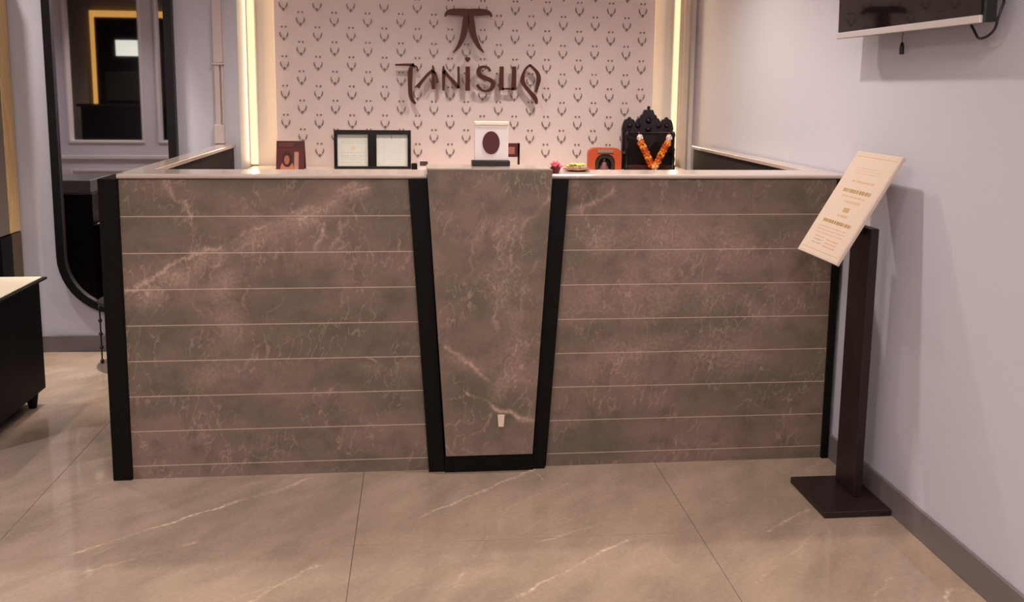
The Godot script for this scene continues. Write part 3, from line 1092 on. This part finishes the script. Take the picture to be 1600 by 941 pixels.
	for k in 7:
		var x := .445 + .009 * k
		var zz := -.125 + .014 * sin(k * 2.1)
		var hy := 1.118 + .007 * absf(sin(k * 1.7))
		s = Shape.new()
		for p in 5:
			var a := TAU * p / 5.0 + k
			s.ball(Vector3(x + cos(a) * .006, hy, zz + sin(a) * .006), Vector3(.0055, .004, .0055), 8)
		s.ball(Vector3(x, hy + .002, zz), Vector3(.004, .004, .004), 8)
		s.tube([Vector3(x, 1.104, zz), Vector3(x, hy, zz)], .0012, 5)
		put("flower", s, [paint(214, 206, 88, 0.5), paint(188, 196, 98, 0.5), paint(232, 178, 74, 0.5)][k % 3], yl)
	# small orange shrine
	var sh := thing("arched_shrine", Vector3(.91, y0, -1.74), "small orange arched shrine with a figure left of the black throne", "shrine")
	var arch := func(cx: float, half: float, top: float, round_: float) -> Array:
		var a := [Vector2(cx - half, y0)]
		for k in 9:
			var g := PI - PI / 2 * k / 8.0
			a.append(Vector2(cx - half + round_ + cos(g) * round_, top - round_ + sin(g) * round_))
		for k in 9:
			var g := PI / 2 - PI / 2 * k / 8.0
			a.append(Vector2(cx + half - round_ + cos(g) * round_, top - round_ + sin(g) * round_))
		a.append(Vector2(cx + half, y0))
		return a
	var ring := func(a: Array, c: Array) -> PackedVector2Array:
		var p := PackedVector2Array(a)
		var q := c.duplicate()
		q.reverse()
		p.append_array(PackedVector2Array(q))
		return p
	s = Shape.new()
	s.prism(ring.call(arch.call(.91, .091, 1.082, .035), arch.call(.91, .056, 1.050, .050)), -1.775, -1.715)
	put("orange_arch", s, paint(206, 84, 44, 0.45), sh)
	s = Shape.new()
	s.prism(ring.call(arch.call(.91, .056, 1.052, .050), arch.call(.91, .036, 1.028, .036)), -1.77, -1.722)
	put("dark_arch", s, paint(58, 40, 24, 0.45), sh)
	s = Shape.new()
	s.prism(PackedVector2Array(arch.call(.91, .085, 1.075, .03)), -1.785, -1.775)
	put("back_board", s, paint(52, 48, 38, 0.5), sh)
	put("cornice", bx(.865, .955, 1.055, 1.072, -1.716, -1.709, .002), paint(150, 134, 118, 0.4), sh)
	s = Shape.new()
	s.lathe([Vector2(0, y0), Vector2(.024, y0), Vector2(.026, y0 + .01), Vector2(.016, y0 + .025), Vector2(.015, y0 + .036), Vector2(.007, y0 + .043), Vector2(.0095, y0 + .05), Vector2(.0095, y0 + .056), Vector2(.006, y0 + .064), Vector2(0, y0 + .07)], 16, Transform3D(Basis.IDENTITY, Vector3(.91, 0, -1.745)))
	put("figure", s, paint(132, 84, 84, 0.5), sh)
	throne(dark)


func throne(dark: StandardMaterial3D) -> void:
	var y0 := .962
	var violet := paint(30, 17, 24, 0.35, 0.5)
	var t := thing("carved_throne", Vector3(1.157, y0, -1.76), "dark carved wooden throne with a scalloped crest at the right below the sign wall", "throne")
	var o := PackedVector2Array([Vector2(1.03, y0 + .012), Vector2(1.285, y0 + .012), Vector2(1.285, 1.20), Vector2(1.03, 1.20)])
	var s := Shape.new()
	s.prism(o, -1.80, -1.775)
	put("back_board", s, dark, t)
	# carved crest: three scalloped boards, one before the other
	var lobes := func(cx: float, base: float, half: float, rise: float, n: int, sc: float) -> PackedVector2Array:
		var a := PackedVector2Array([Vector2(cx - half, base)])
		for k in 61:
			var u := k / 60.0
			var rim := pow(sin(PI * u), 0.55)
			a.append(Vector2(cx - half + 2 * half * u, base + .004 + rise * rim + sc * absf(sin(PI * n * u))))
		a.append(Vector2(cx + half, base))
		return a
	s = Shape.new()
	s.prism(lobes.call(1.157, 1.13, .130, .075, 9, .012), -1.79, -1.772)
	s.prism(lobes.call(1.052, 1.18, .040, .058, 3, .010), -1.785, -1.766)
	s.prism(lobes.call(1.262, 1.18, .040, .058, 3, .010), -1.785, -1.766)
	s.prism(lobes.call(1.157, 1.16, .100, .088, 7, .012), -1.785, -1.762)
	s.prism(lobes.call(1.157, 1.19, .056, .094, 5, .014), -1.78, -1.756)
	for k in [[1.157, 1.304, .010], [1.157, 1.232, .022], [1.10, 1.205, .017], [1.214, 1.205, .017], [1.157, 1.185, .017], [1.052, 1.205, .014], [1.262, 1.205, .014]]:
		s.ball(Vector3(k[0], k[1], -1.760), Vector3(k[2], k[2], .008), 12)
	# carved apron hanging below
	s.prism([Vector2(1.075, 1.165), Vector2(1.157, 1.06), Vector2(1.239, 1.165)], -1.785, -1.768)
	put("crest", s, violet, t)
	for x in [1.027, 1.287]:
		s = Shape.new()
		s.box(Vector3(x - .013, y0, -1.80), Vector3(x + .013, 1.20, -1.765), .003)
		put("rear_post", s, dark, t)
		s = Shape.new()
		s.lathe([Vector2(0, y0), Vector2(.013, y0), Vector2(.013, y0 + .02), Vector2(.008, y0 + .03), Vector2(.012, y0 + .06), Vector2(.007, y0 + .09), Vector2(.011, y0 + .11), Vector2(.007, y0 + .13), Vector2(.0075, y0 + .18), Vector2(.011, y0 + .195), Vector2(.006, y0 + .21), Vector2(0, y0 + .216)], 14, Transform3D(Basis.IDENTITY, Vector3(x, 0, -1.705)))
		put("front_post", s, dark, t)
		put("arm", bx(x - .010, x + .010, y0 + .085, y0 + .10, -1.775, -1.702, .003), dark, t)
	var rail := Shape.new()
	rail.tube([Vector3(1.03, y0 + .205, -1.705), Vector3(1.284, y0 + .205, -1.705)], .004, 8)
	put("front_rail", rail, dark, t)
	put("seat", bx(1.03, 1.284, y0, y0 + .026, -1.775, -1.695, .003), paint(64, 20, 22, 0.4), t)
	# marigold garland hung in a V
	var g := thing("marigold_garland", Vector3(1.178, y0 + .03, -1.665), "orange marigold garland hung in a V on the dark throne", "garland")
	var cols := [paint(222, 100, 20, 0.6), paint(244, 152, 44, 0.6), paint(190, 70, 16, 0.6)]
	var bloom := func(c: Vector3, r: float, k: int, m: Material) -> void:
		var q := Shape.new()
		q.ball(c, Vector3(r * .82, r * .82, r * .7), 10)
		for i in 8:
			var a := TAU * i / 8.0 + k
			q.ball(c + Vector3(cos(a) * r * .6, sin(a) * r * .6, r * .35 * (i % 2)), Vector3(r * .42, r * .42, r * .42), 6)
		put("marigold", q, m, g)
	for side in [-1.0, 1.0]:
		for k in 7:
			var f := k / 6.0
			var c := Vector3(1.170 + side * lerpf(.074, .014, pow(f, .9)), lerpf(1.113, .995, f), -1.668)
			bloom.call(c, .0215, k, cols[(k + (1 if side > 0 else 0)) % 3])
		bloom.call(Vector3(1.170 + side * .081, 1.143, -1.668), .019, 2, paint(236, 216, 208, 0.6))
	bloom.call(Vector3(1.170, .984, -1.640), .021, 1, paint(240, 170, 110, 0.6))
	for side in [-1.0, 1.0]:
		var cord := Shape.new()
		cord.tube([Vector3(1.170 + side * .084, 1.1715, -1.6985), Vector3(1.170 + side * .084, 1.170, -1.680), Vector3(1.170 + side * .083, 1.163, -1.672), Vector3(1.170 + side * .079, 1.13, -1.666)], .002, 6)
		put("cord", cord, cols[2], g)


# ---------------------------------------------------------------- what the mirror shows: the far side of the shop
func mirror_world() -> void:
	var s := Shape.new()
	var zf := 3.7
	var zb := 3.8
	s.box(Vector3(-4.72, 0, zf), Vector3(1.6, .80, zb))
	s.box(Vector3(-4.72, 2.3, zf), Vector3(1.6, CEIL, zb))
	s.box(Vector3(-4.72, .80, zf), Vector3(-3.80, 2.3, zb))
	s.box(Vector3(-3.06, .80, zf), Vector3(-2.87, 2.3, zb))
	s.box(Vector3(-2.20, .80, zf), Vector3(1.6, 2.3, zb))
	structure(put("wall_front", s, wall_paint), "panelled wall opposite the mirror with two openings", "wall")
	var white := paint(206, 198, 200, 0.45)
	var n := 2
	for k in [[-3.80, -3.06, .80, 2.3], [-2.87, -2.20, .80, 2.3], [-3.80, -3.06, .12, .47], [-2.87, -2.20, .12, .47]]:
		s = Shape.new()
		for x in [k[0] - .012, k[1] + .012]:
			s.box(Vector3(x - .014, k[2] - .026, zf - .018), Vector3(x + .014, k[3] + .026, zf), .004)
		for y in [k[2] - .012, k[3] + .012]:
			s.box(Vector3(k[0], y - .014, zf - .018), Vector3(k[1], y + .014, zf), .004)
		structure(put("trim_%d" % n, s, white), "white moulding on the panelled wall seen in the mirror", "trim")
		n += 1
	structure(put("trim_%d" % n, bx(-4.6, -1.2, .60, .645, zf - .03, zf, .008), white), "white dado rail on the panelled wall seen in the mirror", "trim")
	# the dim back room beyond the openings
	var dim := paint(136, 130, 132, 0.7)
	structure(put("wall_room_left", bx(-4.9, -4.72, 0, CEIL, 3.8, 5.3), dim), "left wall of the dim back room seen in the mirror", "wall")
	structure(put("wall_room_right", bx(-1.5, -1.4, 0, CEIL, 3.8, 5.3), dim), "right wall of the dim back room seen in the mirror", "wall")
	structure(put("wall_rear", bx(-4.9, -1.4, 0, CEIL, 5.3, 5.4), dim), "rear wall of the dim back room seen in the mirror", "wall")
	structure(put("floor_room", bx(-4.9, -1.4, -.1, 0, 3.8, 5.4), dim), "floor of the dim back room seen in the mirror", "floor")
	structure(put("ceiling_room", bx(-4.9, -1.4, CEIL, CEIL + .1, 3.8, 5.4), dim), "ceiling of the dim back room seen in the mirror", "ceiling")
	downlight(-3.1, 4.3, CEIL, 2.0, Color(1, .93, .86), "unseen ceiling lamp placed to light the dim back room seen in the mirror")  # out of view, placed to lift the walls beyond the openings
	var d := thing("display_case", Vector3(-3.5, 0, 5.2), "black display case with a gold lit border in the back room, seen in the mirror", "display case")
	s = Shape.new()
	s.box(Vector3(-4.06, .9, 5.22), Vector3(-4.0, 2.28, 5.28), .004)
	s.box(Vector3(-4.0, 2.20, 5.22), Vector3(-3.2, 2.28, 5.28), .004)
	put("gold_light_border", s, glow(226, 172, 92, 0.55), d)
	put("case", bx(-4.0, -3.2, 0, 2.2, 5.20, 5.28, .004), paint(18, 12, 11, 0.2, 0.6), d)
	put("lit_screen", bx(-3.76, -3.50, 1.74, 1.93, 5.188, 5.20, .003), glow(220, 226, 220, 0.75), d)
	put("glass_shelf", bx(-3.9, -3.4, 1.2, 1.55, 5.19, 5.20, .002), paint(44, 44, 42, 0.1, 0.6), d)
	var k := thing("back_room_counter", Vector3(-3.55, 0, 4.7), "black counter in the back room, seen in the mirror", "counter")
	put("body", bx(-4.0, -3.2, 0, 1.14, 4.6, 4.95, .004), paint(14, 11, 13, 0.25, 0.5), k)
	put("worktop", bx(-4.04, -3.16, 1.14, 1.17, 4.57, 4.97, .003), paint(26, 22, 26, 0.2, 0.5), k)
	var dark_box := thing("unseen_black_box", Vector3(-2.4, 0, -.65), "unseen black box beside the low showcase, placed to darken the lower mirror", "showcase")  # box out of view, placed so the lower mirror reflects black
	put("body", bx(-2.78, -2.06, .05, .75, -.85, -.45, .004), black_wood, dark_box)
	put("grey_top", bx(-2.72, -2.07, .75, .83, -.84, -.47, .003), paint(92, 92, 96, 0.3), dark_box)
	put("plinth", bx(-2.74, -2.10, 0, .05, -.81, -.49), black_wood, dark_box)
